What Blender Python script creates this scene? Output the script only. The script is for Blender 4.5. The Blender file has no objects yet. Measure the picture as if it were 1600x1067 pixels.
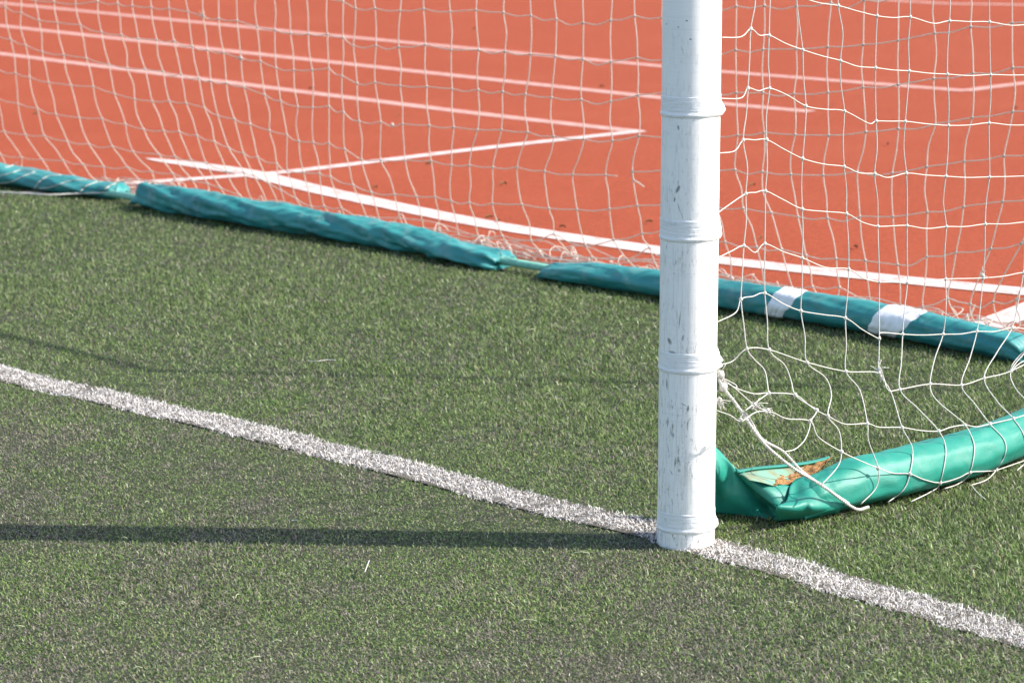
import bpy, math, random
import numpy as np
from mathutils import Vector, noise
rng = np.random.default_rng(7)
random.seed(7)
S = bpy.context.scene
COL = S.collection

# ------------------------------------------------------------------ camera
F_PX = 4208.0; PITCH = math.radians(11.85); ROLL = math.radians(0.10); CAM_H = 1.58
cam_d = bpy.data.cameras.new('camera'); cam = bpy.data.objects.new('camera', cam_d); COL.objects.link(cam)
cam_d.sensor_width = 36.0; cam_d.lens = F_PX/1600*36.0
cam_d.clip_start = 0.1; cam_d.clip_end = 3000
from mathutils import Matrix
cam.matrix_world = (Matrix.Translation((0, 0, CAM_H)) @ Matrix.Rotation(math.pi/2-PITCH, 4, 'X') @ Matrix.Rotation(-ROLL, 4, 'Z'))
cam_d.dof.use_dof = True; cam_d.dof.focus_distance = 5.75; cam_d.dof.aperture_fstop = 7.5
S.camera = cam

# ------------------------------------------------------------------ world, sun, exposure
SUN_DIR_H = np.array([0.99812, -0.06129])      # horizontal direction towards the sun
SUN_EL = math.radians(40.2)
w = bpy.data.worlds.new('World'); S.world = w; w.use_nodes = True
nt = w.node_tree; nt.nodes.clear()
sky = nt.nodes.new('ShaderNodeTexSky'); sky.sky_type = 'NISHITA'; sky.sun_disc = False
sky.sun_elevation = SUN_EL
sky.sun_rotation = math.atan2(SUN_DIR_H[0], SUN_DIR_H[1])
sky.air_density = 1.0; sky.dust_density = 1.6; sky.ozone_density = 1.0
bg = nt.nodes.new('ShaderNodeBackground'); bg.inputs['Strength'].default_value = 0.15
wo = nt.nodes.new('ShaderNodeOutputWorld')
nt.links.new(sky.outputs[0], bg.inputs[0]); nt.links.new(bg.outputs[0], wo.inputs[0])
sd = bpy.data.lights.new('sun', 'SUN'); sun = bpy.data.objects.new('sun', sd); COL.objects.link(sun)
sd.energy = 4.2; sd.angle = math.radians(0.53); sd.color = (1.0, 0.955, 0.88)
to_sun = Vector((SUN_DIR_H[0]*math.cos(SUN_EL), SUN_DIR_H[1]*math.cos(SUN_EL), math.sin(SUN_EL)))
sun.rotation_euler = to_sun.to_track_quat('Z', 'Y').to_euler(); sun.location = (6, -1, 8)
S.view_settings.view_transform = 'Standard'; S.view_settings.look = 'None'
S.view_settings.gamma = 1; S.view_settings.use_curve_mapping = False
S.view_settings.exposure = 1.02

# ------------------------------------------------------------------ measuring helpers
def ray(x, y):
    a = (x-800)/F_PX; b = -(y-533.5)/F_PX
    c, s = math.cos(ROLL), math.sin(ROLL)
    a, b = a*c+b*s, -a*s+b*c
    cp, sp = math.cos(PITCH), math.sin(PITCH)
    return np.array([a, cp+b*sp, -sp+b*cp])
O = np.array([0, 0, CAM_H])
def G(x, y, z=0.0):
    d = ray(x, y); return O+d*((z-CAM_H)/d[2])
POST = G(1071.5, 848)
U = G(255, 337)-G(1600, 575); U[2] = 0; U /= np.linalg.norm(U)      # along the goal line, away to the left
V = np.array([U[1], -U[0], 0.0])
if V[1] < 0: V = -V                                                  # to the back of the goal
def W(u, v, z=0.0): return POST+U*u+V*v+np.array([0, 0, z])
def UV(P): d = np.asarray(P)-POST; return float(d@U), float(d@V)
def PU(x, y, u):            # point of the side plane at offset u
    d = ray(x, y); return O+d*(((POST+U*u-O)@U)/(d@U))
def PV(x, y, v):            # point of a plane parallel to the goal mouth at depth v
    d = ray(x, y); return O+d*(((POST+V*v-O)@V)/(d@V))

# ------------------------------------------------------------------ object helpers
def tag(o, label=None, cat=None, group=None, kind=None):
    if label: o['label'] = label
    if cat: o['category'] = cat
    if group: o['group'] = group
    if kind: o['kind'] = kind
    return o
def empty(name, loc):
    o = bpy.data.objects.new(name, None); COL.objects.link(o); o.location = loc; o.empty_display_size = .1
    return o
PAR = {}
def mesh_obj(name, verts, faces, mat, parent=None, smooth=True):
    me = bpy.data.meshes.new(name)
    verts = np.asarray(verts, float)
    if parent is not None: verts = verts-np.array(parent.location)
    me.from_pydata(verts.tolist(), [], [list(map(int, f)) for f in faces]); me.update()
    if smooth: me.polygons.foreach_set('use_smooth', [True]*len(me.polygons))
    me.materials.append(mat)
    o = bpy.data.objects.new(name, me); COL.objects.link(o)
    if parent is not None: o.parent = parent
    return o
class MB:
    def __init__(s): s.v = []; s.f = []; s.n = 0
    def add(s, v, f):
        v = np.asarray(v, float); s.v.append(v); s.f += [[i+s.n for i in q] for q in f]; s.n += len(v)
    def build(s, name, mat, parent=None, smooth=True):
        return mesh_obj(name, np.vstack(s.v), s.f, mat, parent, smooth)
def catmull(P, sub=5):
    P = np.asarray(P, float)
    if len(P) < 3: return np.array([P[0]+(P[1]-P[0])*t for t in np.linspace(0, 1, sub+1)])
    Q = np.vstack([2*P[0]-P[1], P, 2*P[-1]-P[-2]]); out = []
    for i in range(1, len(Q)-2):
        a, b, c, d = Q[i-1:i+3]
        for k in range(sub):
            t = k/sub
            out.append(.5*((2*b)+(-a+c)*t+(2*a-5*b+4*c-d)*t*t+(-a+3*b-3*c+d)*t**3))
    out.append(P[-1]); return np.array(out)
def tube(mb, P, r, sides=6, cap=True):
    P = np.asarray(P, float); n = len(P)
    r = np.full(n, r) if np.isscalar(r) else np.asarray(r)
    T = np.gradient(P, axis=0); T /= np.linalg.norm(T, axis=1)[:, None]+1e-12
    ref = np.array([0, 0, 1.]) if abs(T[0][2]) < .9 else np.array([1., 0, 0])
    N = np.cross(T[0], ref); N /= np.linalg.norm(N); vs = []
    for i in range(n):
        N = N-T[i]*(N@T[i]); N /= np.linalg.norm(N)+1e-12; B = np.cross(T[i], N)
        for k in range(sides):
            a = 2*math.pi*k/sides; vs.append(P[i]+r[i]*(math.cos(a)*N+math.sin(a)*B))
    fs = [[i*sides+k, i*sides+(k+1) % sides, (i+1)*sides+(k+1) % sides, (i+1)*sides+k] for i in range(n-1) for k in range(sides)]
    if cap: fs += [list(range(sides))[::-1], [(n-1)*sides+k for k in range(sides)]]
    mb.add(vs, fs)
def blob(mb, c, r):
    v = []; f = []; m = 6
    v.append([0, 0, 1]);
    for j in (1, 2, 3):
        th = math.pi*j/4
        for k in range(m):
            a = 2*math.pi*k/m; v.append([math.sin(th)*math.cos(a), math.sin(th)*math.sin(a), math.cos(th)])
    v.append([0, 0, -1]); v = np.array(v)
    v = v*(1+.25*(rng.random((len(v), 1))-.5))*np.array([1, 1, 1.15])
    for k in range(m): f.append([0, 1+k, 1+(k+1) % m])
    for j in range(2):
        for k in range(m): f.append([1+j*m+k, 1+(j+1)*m+k, 1+(j+1)*m+(k+1) % m, 1+j*m+(k+1) % m])
    for k in range(m): f.append([1+2*m+k, 1+3*m, 1+2*m+(k+1) % m])
    mb.add(v*r+np.asarray(c), f)
def patch(grid, sub=5):
    """smooth sheet through a grid of world points (rows x cols)"""
    g = np.array([catmull(r, sub) for r in grid])
    g = np.array([catmull(g[:, j], sub) for j in range(g.shape[1])]).transpose(1, 0, 2)
    R, C = g.shape[:2]
    return g.reshape(-1, 3), [[i*C+j, i*C+j+1, (i+1)*C+j+1, (i+1)*C+j] for i in range(R-1) for j in range(C-1)]

# ------------------------------------------------------------------ materials
class NB:
    def __init__(s, name):
        s.m = bpy.data.materials.new(name); s.m.use_nodes = True; s.t = s.m.node_tree; s.t.nodes.clear()
        s.out = s.N('ShaderNodeOutputMaterial'); s.b = s.N('ShaderNodeBsdfPrincipled'); s.L(s.b.outputs[0], s.out.inputs[0])
    def N(s, t, **k):
        n = s.t.nodes.new(t)
        for a, b in k.items(): setattr(n, a, b)
        return n
    def L(s, a, b): s.t.links.new(a, b)
    def val(s, sock, v):
        if hasattr(v, 'is_output'): s.L(v, sock)
        else: sock.default_value = v
    def math(s, op, a, b=0.0, c=None, clamp=False):
        n = s.N('ShaderNodeMath', operation=op); n.use_clamp = clamp; s.val(n.inputs[0], a); s.val(n.inputs[1], b)
        if c is not None: s.val(n.inputs[2], c)
        return n.outputs[0]
    def noise(s, scale, detail=4, rough=.55, vec=None, dist=0.0):
        n = s.N('ShaderNodeTexNoise'); n.inputs['Scale'].default_value = scale; n.inputs['Detail'].default_value = detail
        n.inputs['Roughness'].default_value = rough; n.inputs['Distortion'].default_value = dist
        if vec is not None: s.L(vec, n.inputs['Vector'])
        return n.outputs['Fac']
    def ramp(s, fac, stops):
        n = s.N('ShaderNodeValToRGB'); e = n.color_ramp.elements
        while len(e) > 1: e.remove(e[0])
        e[0].position = stops[0][0]; e[0].color = (*stops[0][1], 1) if len(stops[0][1]) == 3 else stops[0][1]
        for p, c in stops[1:]:
            x = e.new(p); x.color = (*c, 1)
        s.L(fac, n.inputs[0]); return n.outputs[0]
    def mix(s, fac, a, b, mode='MIX'):
        n = s.N('ShaderNodeMix', data_type='RGBA', blend_type=mode)
        s.val(n.inputs[0], fac); s.val(n.inputs[6], a if hasattr(a, 'is_output') else (*a, 1)); s.val(n.inputs[7], b if hasattr(b, 'is_output') else (*b, 1))
        return n.outputs[2]
    def pos(s): return s.N('ShaderNodeNewGeometry').outputs['Position']
    def obj(s): return s.N('ShaderNodeTexCoord').outputs['Object']
    def mapping(s, vec, scale=(1, 1, 1)):
        n = s.N('ShaderNodeMapping'); s.L(vec, n.inputs[0]); n.inputs['Scale'].default_value = scale; return n.outputs[0]
    def bump(s, h, strength=.3, dist=.002):
        n = s.N('ShaderNodeBump'); n.inputs['Strength'].default_value = strength; n.inputs['Distance'].default_value = dist
        s.L(h, n.inputs['Height']); s.L(n.outputs[0], s.b.inputs['Normal'])
    def set(s, col=None, rough=None, spec=None):
        if col is not None: s.val(s.b.inputs['Base Color'], col if hasattr(col, 'is_output') else (*col, 1))
        if rough is not None: s.val(s.b.inputs['Roughness'], rough)
        if spec is not None: s.b.inputs['Specular IOR Level'].default_value = spec
        return s.m
def C3(r, g, b): return (r, g, b)

def m_track():
    n = NB('red_track_rubber'); p = n.pos()
    big = n.noise(.6, 3, vec=p); mid = n.noise(9, 4, vec=p); fine = n.noise(330, 3, .7, vec=p); gr = n.noise(120, 3, .7, vec=p)
    c = n.ramp(big, [(.3, (.218, .036, .0140)), (.7, (.255, .045, .018))])
    st = n.noise(30, 6, .85, vec=p); c = n.mix(n.ramp(st, [(.38, (1, 1, 1)), (.52, (0, 0, 0))]), c, (.125, .020, .009)); c = n.mix(n.ramp(n.noise(1.7, 5, .6, vec=p), [(.50, (0, 0, 0)), (.70, (.35, .35, .35))]), c, (.30, .085, .045)); c = n.mix(n.ramp(n.noise(85, 4, .7, vec=p), [(.50, (0, 0, 0)), (.64, (.9, .9, .9))]), c, (.37, .080, .036))
    c = n.mix(n.math('MULTIPLY', mid, .45), c, (.205, .033, .013))
    c = n.mix(n.ramp(fine, [(.42, (0, 0, 0)), (.7, (1, 1, 1))]), c, (.36, .085, .036))
    c = n.mix(n.ramp(gr, [(.30, (.8, .8, .8)), (.45, (0, 0, 0))]), c, (.10, .018, .009))
    n.bump(n.math('ADD', fine, gr), .5, .003)
    return n.set(c, .9, .12)
def m_line(name, col, wear=.62):
    n = NB(name); p = n.pos()
    f = n.noise(75, 6, .85, vec=p); g = n.noise(14, 4, .6, vec=p)
    k = n.ramp(n.math('ADD', n.math('MULTIPLY', f, .7), n.math('MULTIPLY', g, .3)), [(wear-.14, (0, 0, 0)), (wear+.06, (1, 1, 1))])
    c = n.mix(k, col, (.30, .09, .055))
    n.bump(f, .4, .002)
    return n.set(c, .8, .12)
def m_turfbase():
    n = NB('turf_backing_infill'); p = n.pos()
    a = n.noise(3, 4, vec=p); f = n.noise(400, 3, .7, vec=p); h = n.noise(60, 3, .7, vec=p)
    c = n.ramp(a, [(.3, (.052, .066, .030)), (.7, (.070, .068, .044))])
    c = n.mix(n.ramp(f, [(.35, (1, 1, 1)), (.5, (0, 0, 0))]), c, (.016, .016, .011))
    c = n.mix(n.ramp(h, [(.55, (0, 0, 0)), (.75, (1, 1, 1))]), c, (.06, .095, .03))
    n.bump(f, 1, .004)
    return n.set(c, .9, .2)
def m_blade(name, rough=.42, trans=.25):
    n = NB(name); a = n.N('ShaderNodeAttribute'); a.attribute_name = 'fibre'
    n.set(a.outputs['Color'], rough, .28)
    tr = n.N('ShaderNodeBsdfTranslucent'); n.L(a.outputs['Color'], tr.inputs[0])
    mx = n.N('ShaderNodeMixShader'); mx.inputs[0].default_value = trans
    n.L(n.b.outputs[0], mx.inputs[1]); n.L(tr.outputs[0], mx.inputs[2]); n.L(mx.outputs[0], n.out.inputs[0])
    return n.m
def m_vinyl(name, base, hi, dusty=.25, rough=.36):
    n = NB(name); p = n.pos()
    a = n.noise(7, 5, .6, vec=p); b = n.noise(16, 4, .55, vec=p, dist=.8); d = n.noise(500, 2, .5, vec=p)
    c = n.mix(n.ramp(a, [(.3, (0, 0, 0)), (.7, (1, 1, 1))]), base, hi)
    c = n.mix(n.math('MULTIPLY', n.ramp(b, [(.5, (0, 0, 0)), (.78, (1, 1, 1))]), dusty), c, (.30, .33, .30))
    n.bump(n.math('ADD', n.math('MULTIPLY', b, 1.0), n.math('MULTIPLY', d, .12)), .35, .008)
    r = n.math('ADD', n.math('MULTIPLY', a, .2), rough-.08)
    return n.set(c, r, .36)
def m_plain(name, col, rough=.6, spec=.4, var=.12, scale=60, bump=.2, dark=None):
    n = NB(name); p = n.pos(); a = n.noise(scale, 4, .6, vec=p)
    dk = dark or tuple(x*(1-2.2*var) for x in col)
    c = n.mix(n.ramp(a, [(.35, (1, 1, 1)), (.62, (0, 0, 0))]), col, dk)
    n.bump(a, bump, .002)
    return n.set(c, rough, spec)
def m_post():
    """white film-wrapped pipe: faint film rings, scuffs getting denser low down, a few dark marks of their own"""
    n = NB('white_film_wrapped_pipe'); o = n.obj()
    sx = n.N('ShaderNodeSeparateXYZ'); n.L(o, sx.inputs[0]); X, Y, Z = sx.outputs
    ang = n.math('ARCTAN2', Y, X)
    cv = n.N('ShaderNodeCombineXYZ'); n.L(n.math('MULTIPLY', ang, .06), cv.inputs[0]); n.L(Z, cv.inputs[1]); AZ = cv.outputs[0]
    c = n.mix(n.noise(9, 4, vec=AZ), (.90, .885, .85), (.82, .81, .78))
    c = n.mix(n.math('MULTIPLY', n.ramp(n.noise(1, 4, .7, vec=n.mapping(AZ, (210, 9, 1))), [(.50, (0, 0, 0)), (.72, (1, 1, 1))]), n.math('SUBTRACT', .75, n.math('MULTIPLY', Z, .55)), clamp=True), c, (.43, .41, .37))
    rings = n.noise(1, 5, .75, vec=n.mapping(AZ, (3, 260, 1)))
    c = n.mix(n.math('MULTIPLY', n.ramp(rings, [(.55, (0, 0, 0)), (.75, (1, 1, 1))]), .35), c, (.42, .45, .46))
    low = n.math('SUBTRACT', 1.10, n.math('MULTIPLY', Z, .85))                     # share of scuffing grows downwards
    st = n.noise(1, 5, .7, vec=n.mapping(AZ, (150, 38, 1)), dist=.8)
    msk = n.noise(13, 4, .6, vec=AZ)
    k = n.math('MULTIPLY', n.ramp(st, [(.54, (0, 0, 0)), (.68, (1, 1, 1))]), n.ramp(msk, [(.42, (0, 0, 0)), (.56, (1, 1, 1))]))
    c = n.mix(n.math('MULTIPLY', k, low, clamp=True), c, (.16, .155, .14))
    sm = n.ramp(n.noise(22, 5, .65, vec=n.mapping(AZ, (1, .5, 1))), [(.55, (0, 0, 0)), (.72, (1, 1, 1))])
    c = n.mix(n.math('MULTIPLY', sm, n.math('MULTIPLY', low, .35), clamp=True), c, (.45, .43, .36))
    # marks: (pixel x, y, length px, width px, tilt deg, strength)
    marks = [(1059, 296, 16, 3.6, 28, .85), (1054, 312, 9, 2.5, 10, .8), (1061, 325, 22, 1.3, -18, .5), (1066, 338, 14, 1.2, -15, .45), (1073, 33, 3, 3, 0, .9), (1079, 62, 3, 3, 0, .9),
             (1060, 43, 4, 2.5, 60, .5), (1041, 38, 5, 2.5, 60, .45), (1066, 78, 16, 1.2, -20, .3), (1060, 200, 9, 2.6, -8, .8), (1046, 533, 14, 5, -35, .75), (1050, 551, 7, 10, 0, .6), (1062, 500, 34, 1.6, 5, .6),
             (1067, 528, 12, 3, 10, .55), (1042, 600, 20, 2.5, -6, .75), (1036, 598, 14, 1.6, 0, .5), (1068, 632, 12, 1.4, -60, .6), (1075, 638, 12, 3, 8, .7), (1055, 722, 18, 2.2, 6, .65), (1049, 738, 10, 1.8, -30, .5),
             (1061, 735, 7, 4, 40, .45), (1044, 700, 20, 1.4, -10, .5), (1038, 735, 16, 1.4, 12, .45), (1036, 812, 9, 3, 0, .55), (1052, 813, 9, 3, 0, .6), (1046, 372, 40, 1.2, 88, .4), (1064, 162, 5, 3, 0, .6),
             (1082, 164, 4, 3, 80, .6), (1088, 156, 4, 3, 80, .5), (1041, 386, 12, 1.8, 0, .45), (1056, 410, 10, 3, 5, .35), (1070, 660, 9, 1.5, 0, .35), (1032, 660, 9, 1.8, 0, .5), (1036, 664, 8, 1.8, 0, .45), (1043, 660, 14, 1.8, 0, .4), (1104, 663, 9, 1.6, -10, .25)]
    acc = None
    for (px, py, ln, wd, tilt, sg) in marks:
        # where the ray meets the pipe
        d = ray(px, py); dh = d[:2]; oc = -POST[:2]
        a = dh@dh; b = 2*dh@oc; cc = oc@oc-.06**2; t = (-b-math.sqrt(max(b*b-4*a*cc, 0)))/(2*a)
        P = O+d*t; an = math.atan2(P[1]-POST[1], P[0]-POST[0])*.06; z = P[2]
        s_ = 1/745.; ct, sn = math.cos(math.radians(tilt)), math.sin(math.radians(tilt))
        mp = n.N('ShaderNodeVectorMath', operation='SUBTRACT'); n.L(AZ, mp.inputs[0]); mp.inputs[1].default_value = (an, z, 0)
        rx = n.N('ShaderNodeVectorMath', operation='DOT_PRODUCT'); n.L(mp.outputs[0], rx.inputs[0]); rx.inputs[1].default_value = (ct/(wd*.5*s_*1.6), -sn/(wd*.5*s_*1.6), 0)
        ry = n.N('ShaderNodeVectorMath', operation='DOT_PRODUCT'); n.L(mp.outputs[0], ry.inputs[0]); ry.inputs[1].default_value = (sn/(ln*.5*s_), ct/(ln*.5*s_), 0)
        q = n.math('ADD', n.math('MULTIPLY', rx.outputs['Value'], rx.outputs['Value']), n.math('MULTIPLY', ry.outputs['Value'], ry.outputs['Value']))
        e = n.math('MULTIPLY', n.math('SUBTRACT', 1.0, q, clamp=True), sg*1.6, clamp=True)
        acc = e if acc is None else n.math('MAXIMUM', acc, e)
    rag = n.ramp(n.noise(420, 4, .7, vec=AZ), [(.35, (.35, .35, .35)), (.6, (1, 1, 1))])
    c = n.mix(n.math('MULTIPLY', acc, rag), c, (.075, .08, .075))
    n.bump(n.math('ADD', rings, n.math('MULTIPLY', n.noise(30, 4, vec=AZ), .6)), .25, .002)
    return n.set(c, .38, .5)
def m_tape():
    n = NB('white_tape'); o = n.pos()
    a = n.noise(1, 5, .7, vec=n.mapping(o, (20, 20, 420)), dist=.4); b = n.noise(60, 5, .65, vec=o)
    c = n.mix(n.ramp(a, [(.52, (0, 0, 0)), (.70, (.55, .55, .55))]), (.80, .80, .79), (.40, .42, .42))
    c = n.mix(n.ramp(b, [(.60, (0, 0, 0)), (.74, (.6, .6, .6))]), c, (.36, .33, .27))
    n.bump(n.math('ADD', a, b), .55, .003)
    return n.set(c, .42, .5)
M_TRACK = m_track(); M_LINE = m_line('faded_white_track_paint', (.50, .30, .26), .60); M_LINE2 = m_line('fresh_white_track_paint', (.57, .45, .42), .62)
M_TURF = m_turfbase(); M_BLADE = m_blade('turf_fibre'); M_WBLADE = m_blade('white_turf_fibre', .55, .2)
M_BAG = m_vinyl('teal_vinyl', (.011, .190, .138), (.018, .240, .178), .14, .48)
M_BAGB = m_vinyl('dusty_sky_tinted_teal_vinyl', (.018, .165, .170), (.036, .250, .235), .34, .46)  # rear bags: bluish sky reflection put into the vinyl colour, plus dust
M_TWINE = m_plain('white_twine', (.60, .575, .52), .75, .2, .10, 500, .5)
M_TWINEB = m_plain('weathered_twine', (.72, .64, .57), .8, .2, .14, 300, .5)
for m_, tr_ in ((M_TWINEB, .35),):
    t_ = m_.node_tree; pb = [q for q in t_.nodes if q.type == 'BSDF_PRINCIPLED'][0]; ou = [q for q in t_.nodes if q.type == 'OUTPUT_MATERIAL'][0]
    tl = t_.nodes.new('ShaderNodeBsdfTranslucent'); tl.inputs[0].default_value = (.85, .78, .70, 1); mx = t_.nodes.new('ShaderNodeMixShader'); mx.inputs[0].default_value = tr_
    t_.links.new(pb.outputs[0], mx.inputs[1]); t_.links.new(tl.outputs[0], mx.inputs[2]); t_.links.new(mx.outputs[0], ou.inputs[0])
M_POST = m_post(); M_TAPE = m_tape()
M_STEEL = m_plain('white_painted_steel', (.72, .74, .74), .45, .5)
M_BAR = m_plain('pale_green_painted_bar', (.20, .50, .38), .5, .4)
M_SAND = m_plain('orange_sand', (.40, .225, .095), .95, .1, .30, 260, 1.0, dark=(.13, .06, .025))
M_LINER = None

# ------------------------------------------------------------------ ground
def sheet(name, poly, z, mat):
    return mesh_obj(name, [[*p[:2], z] for p in poly], [list(range(len(poly)))], mat, smooth=False)
EDGE = 2.10
far = 900
g = sheet('ground', [(-far, -far), (far, -far), (far, far), (-far, far)], -.012, m_plain('dull_ground', (.16, .13, .09), .95, .1, .15, 3)); tag(g, kind='structure')
t = sheet('turf_field', [W(40, EDGE), W(-12, EDGE), W(-12, -40), W(40, -40)], 0.0, M_TURF); tag(t, kind='structure')
t = sheet('running_track', [W(40, EDGE+.001), W(-12, EDGE+.001), W(-12, EDGE+34), W(40, EDGE+34)], 0.003, M_TRACK); tag(t, kind='structure')

def strip(name, pts, width, mat, z, taper=None, ext=0):
    P = catmull([G(*q, z)[:2].tolist()+[z] for q in pts], 8)
    T = np.gradient(P, axis=0); T /= np.linalg.norm(T, axis=1)[:, None]
    N = np.stack([-T[:, 1], T[:, 0], 0*T[:, 0]], 1)
    wv = np.full(len(P), width/2)
    if taper: wv[:len(taper)] = np.array(taper)*width/2
    wv = wv*(1+.05*(rng.random(len(P))-.5))
    n = len(P); vs = np.vstack([P+N*wv[:, None], P-N*wv[:, None]])
    o = mesh_obj(name, vs, [[i, i+1, n+i+1, n+i] for i in range(n-1)], mat, smooth=False)
    return tag(o, kind='structure')
ZL = .0048
strip('track_line', [(-520, -45), (0, 5), (520, 55.7), (1034, 103.6), (1127, 112), (1510, 142)], .10, M_LINE, ZL)
strip('track_line', [(1507, 142), (1600, 130), (1900, 95)], .085, M_LINE, ZL+.0005)
strip('track_line', [(-520, -15), (0, 40.5), (520, 97.5), (1034, 153), (1127, 162), (1268, 174.5)], .10, M_LINE, ZL)
strip('track_line', [(-520, 20), (0, 84), (520, 149.5), (760, 179), (1000, 206)], .095, M_LINE, ZL)
strip('track_line', [(1003, 204.5), (760, 231), (520, 260), (405, 272), (165, 289), (40, 302)], .075, M_LINE2, ZL+.0005)
strip('track_line', [(229, 247.5), (310, 258), (391, 270.5), (480, 292), (540, 305.5), (710, 340.6), (860, 366), (1030, 391), (1124, 406), (1374, 433), (1600, 455), (1900, 480)], .125, M_LINE2, ZL+.001, taper=[.1, .35, .5, .6, .65, .7, .75, .8, .85, .9, .9, .95])
strip('track_line', [(1515, 518), (1560, 501), (1600, 486), (1720, 440), (1900, 380)], .115, M_LINE2, ZL+.0015)
strip('track_line', [(900, -40), (1380, 0), (1600, 8), (2000, 18)], .10, M_LINE, ZL)

# ------------------------------------------------------------------ turf fibres
GL = [UV(G(*q)) for q in [(-500, 455), (0, 586), (270, 646), (540, 711.5), (850, 792), (1000, 826), (1121, 859), (1350, 924), (1600, 998), (1900, 1085)]]
GL = np.array(GL); GL = GL[np.argsort(GL[:, 0])]
def line_v(u): return np.interp(u, GL[:, 0], GL[:, 1])
def vnoise(x, y, s, seed):
    r = np.random.default_rng(seed); g = r.random((256, 256)); X = x*s; Y = y*s
    xi = np.floor(X).astype(int); yi = np.floor(Y).astype(int); fx = X-xi; fy = Y-yi; fx = fx*fx*(3-2*fx); fy = fy*fy*(3-2*fy)
    a = g[xi % 256, yi % 256]; b = g[(xi+1) % 256, yi % 256]; c = g[xi % 256, (yi+1) % 256]; d = g[(xi+1) % 256, (yi+1) % 256]
    return (a*(1-fx)+b*fx)*(1-fy)+(c*(1-fx)+d*fx)*fy
def fbm(x, y, s, seed): return (vnoise(x, y, s, seed)*.5+vnoise(x, y, s*2.1, seed+1)*.3+vnoise(x, y, s*4.3, seed+2)*.2)
def blades(name, xy, L, wd, lean, col, mat, z0=0.0):
    n = len(xy)
    az = rng.random(n)*2*math.pi; fa = az+math.pi/2+rng.normal(0, .5, n)
    D = np.stack([np.cos(az), np.sin(az)], 1); Wd = np.stack([np.cos(fa), np.sin(fa)], 1)*wd[:, None]*.5
    s1 = np.sin(lean*.7)*L*.55; c1 = np.cos(lean*.7)*L*.55
    l2 = np.clip(lean*1.35, 0, 1.75); s2 = s1+np.sin(l2)*L*.45; c2 = np.maximum(c1+np.cos(l2)*L*.45, .0015)
    v = np.zeros((n, 5, 3))
    v[:, 0, :2] = xy-Wd; v[:, 1, :2] = xy+Wd; v[:, 2, :2] = xy+D*s1[:, None]+Wd*.85; v[:, 3, :2] = xy+D*s1[:, None]-Wd*.85; v[:, 4, :2] = xy+D*s2[:, None]
    v[:, 2, 2] = c1; v[:, 3, 2] = c1+rng.normal(0, .0003, n); v[:, 4, 2] = c2; v[..., 2] += z0
    me = bpy.data.meshes.new(name); me.vertices.add(n*5); me.vertices.foreach_set('co', v.astype(np.float32).ravel())
    base = (np.arange(n)*5)[:, None]
    loops = np.hstack([base+np.array([[0, 1, 2, 3]]), base+np.array([[3, 2, 4]])]).astype(np.int32)
    me.loops.add(n*7); me.loops.foreach_set('vertex_index', loops.ravel())
    me.polygons.add(n*2)
    st = (np.arange(n)*7)[:, None]+np.array([[0, 4]])
    me.polygons.foreach_set('loop_start', st.astype(np.int32).ravel())
    me.update(calc_edges=True)
    at = me.attributes.new('fibre', 'FLOAT_COLOR', 'POINT')
    cc = np.ones((n, 5, 4), np.float32); cc[..., :3] = col[:, None, :]
    at.data.foreach_set('color', cc.ravel())
    me.materials.append(mat)
    o = bpy.data.objects.new(name, me); COL.objects.link(o); return o
def scatter(n_per, r0, r1, marg):
    area = sum((2*(r*.192)+marg*2)*.05 for r in np.arange(r0, r1, .05)); n = int(area*n_per*1.0)
    r = rng.random(int(n*1.6))*(r1-r0)+r0; hw = r*.192+marg; hm = r1*.192+marg
    x = (rng.random(len(r))*2-1)*hm; k = np.abs(x) < hw
    return np.stack([x[k], r[k]], 1)[:n]
def to_uv(xy):
    d = xy-POST[:2]; return d@U[:2], d@V[:2]
xy = np.vstack([scatter(76000, 4.25, 5.4, .22), scatter(60000, 5.4, 6.9, .22), scatter(34000, 6.9, 8.6, .22), scatter(20000, 8.6, 12.0, .2)])
u_, v_ = to_uv(xy)
rag = (vnoise(u_, v_, 40, 61)-.5)*.022+(vnoise(u_, v_, 7, 62)-.5)*.03+rng.normal(0, .0045, len(u_))
dl = np.abs(v_-line_v(u_)+rag)
HALF = .055
keep = (v_ < EDGE+.01) & ((dl > HALF-.002) | (rng.random(len(u_)) < .16)) & (np.hypot(xy[:, 0]-POST[0], xy[:, 1]-POST[1]) > .062)
xy = xy[keep]; u_ = u_[keep]; v_ = v_[keep]; n = len(xy)
R = np.hypot(xy[:, 0], xy[:, 1])
lush = np.clip((v_+.15)/.9, 0, 1)*.75+.1+np.clip((-u_-.0)/.5, 0, 1)*.35*(v_ > -.6)    # the mouth side is trodden flat
lush = np.clip(lush+(fbm(u_, v_, 3.2, 5)-.5)*.9, 0, 1)
Lb = (.0065+.0085*lush)*(0.5+1.0*rng.random(n))
lean = np.clip(rng.normal(1.32-.38*lush, .30), .15, 1.62)
wd = (.0010+.0011*rng.random(n))*(1+.05*np.clip(R-6, 0, 6)**1.2)
g1 = np.array([.118, .195, .046]); g2 = np.array([.210, .295, .085]); g3 = np.array([.265, .255, .135]); br = np.array([.205, .175, .148]); pale = np.array([.52, .56, .36]); dk = np.array([.030, .068, .018])
t1 = rng.random(n)[:, None]; c = g1*(1-t1)+g2*t1
patchy = fbm(u_, v_, 7, 21)*.6+fbm(u_, v_, 2.2, 41)*.4; k = np.clip((patchy-.44+.05*(v_ < line_v(u_)))*4.0, 0, 1)*(1-lush*.8)
sel = rng.random(n) < (.14+.10*(v_ < line_v(u_))+.60*k); c[sel] = (br*(.6+.9*rng.random((n, 1))))[sel]
sel = rng.random(n) < .16; c[sel] = (g3*(.7+.7*rng.random((n, 1))))[sel]
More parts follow.
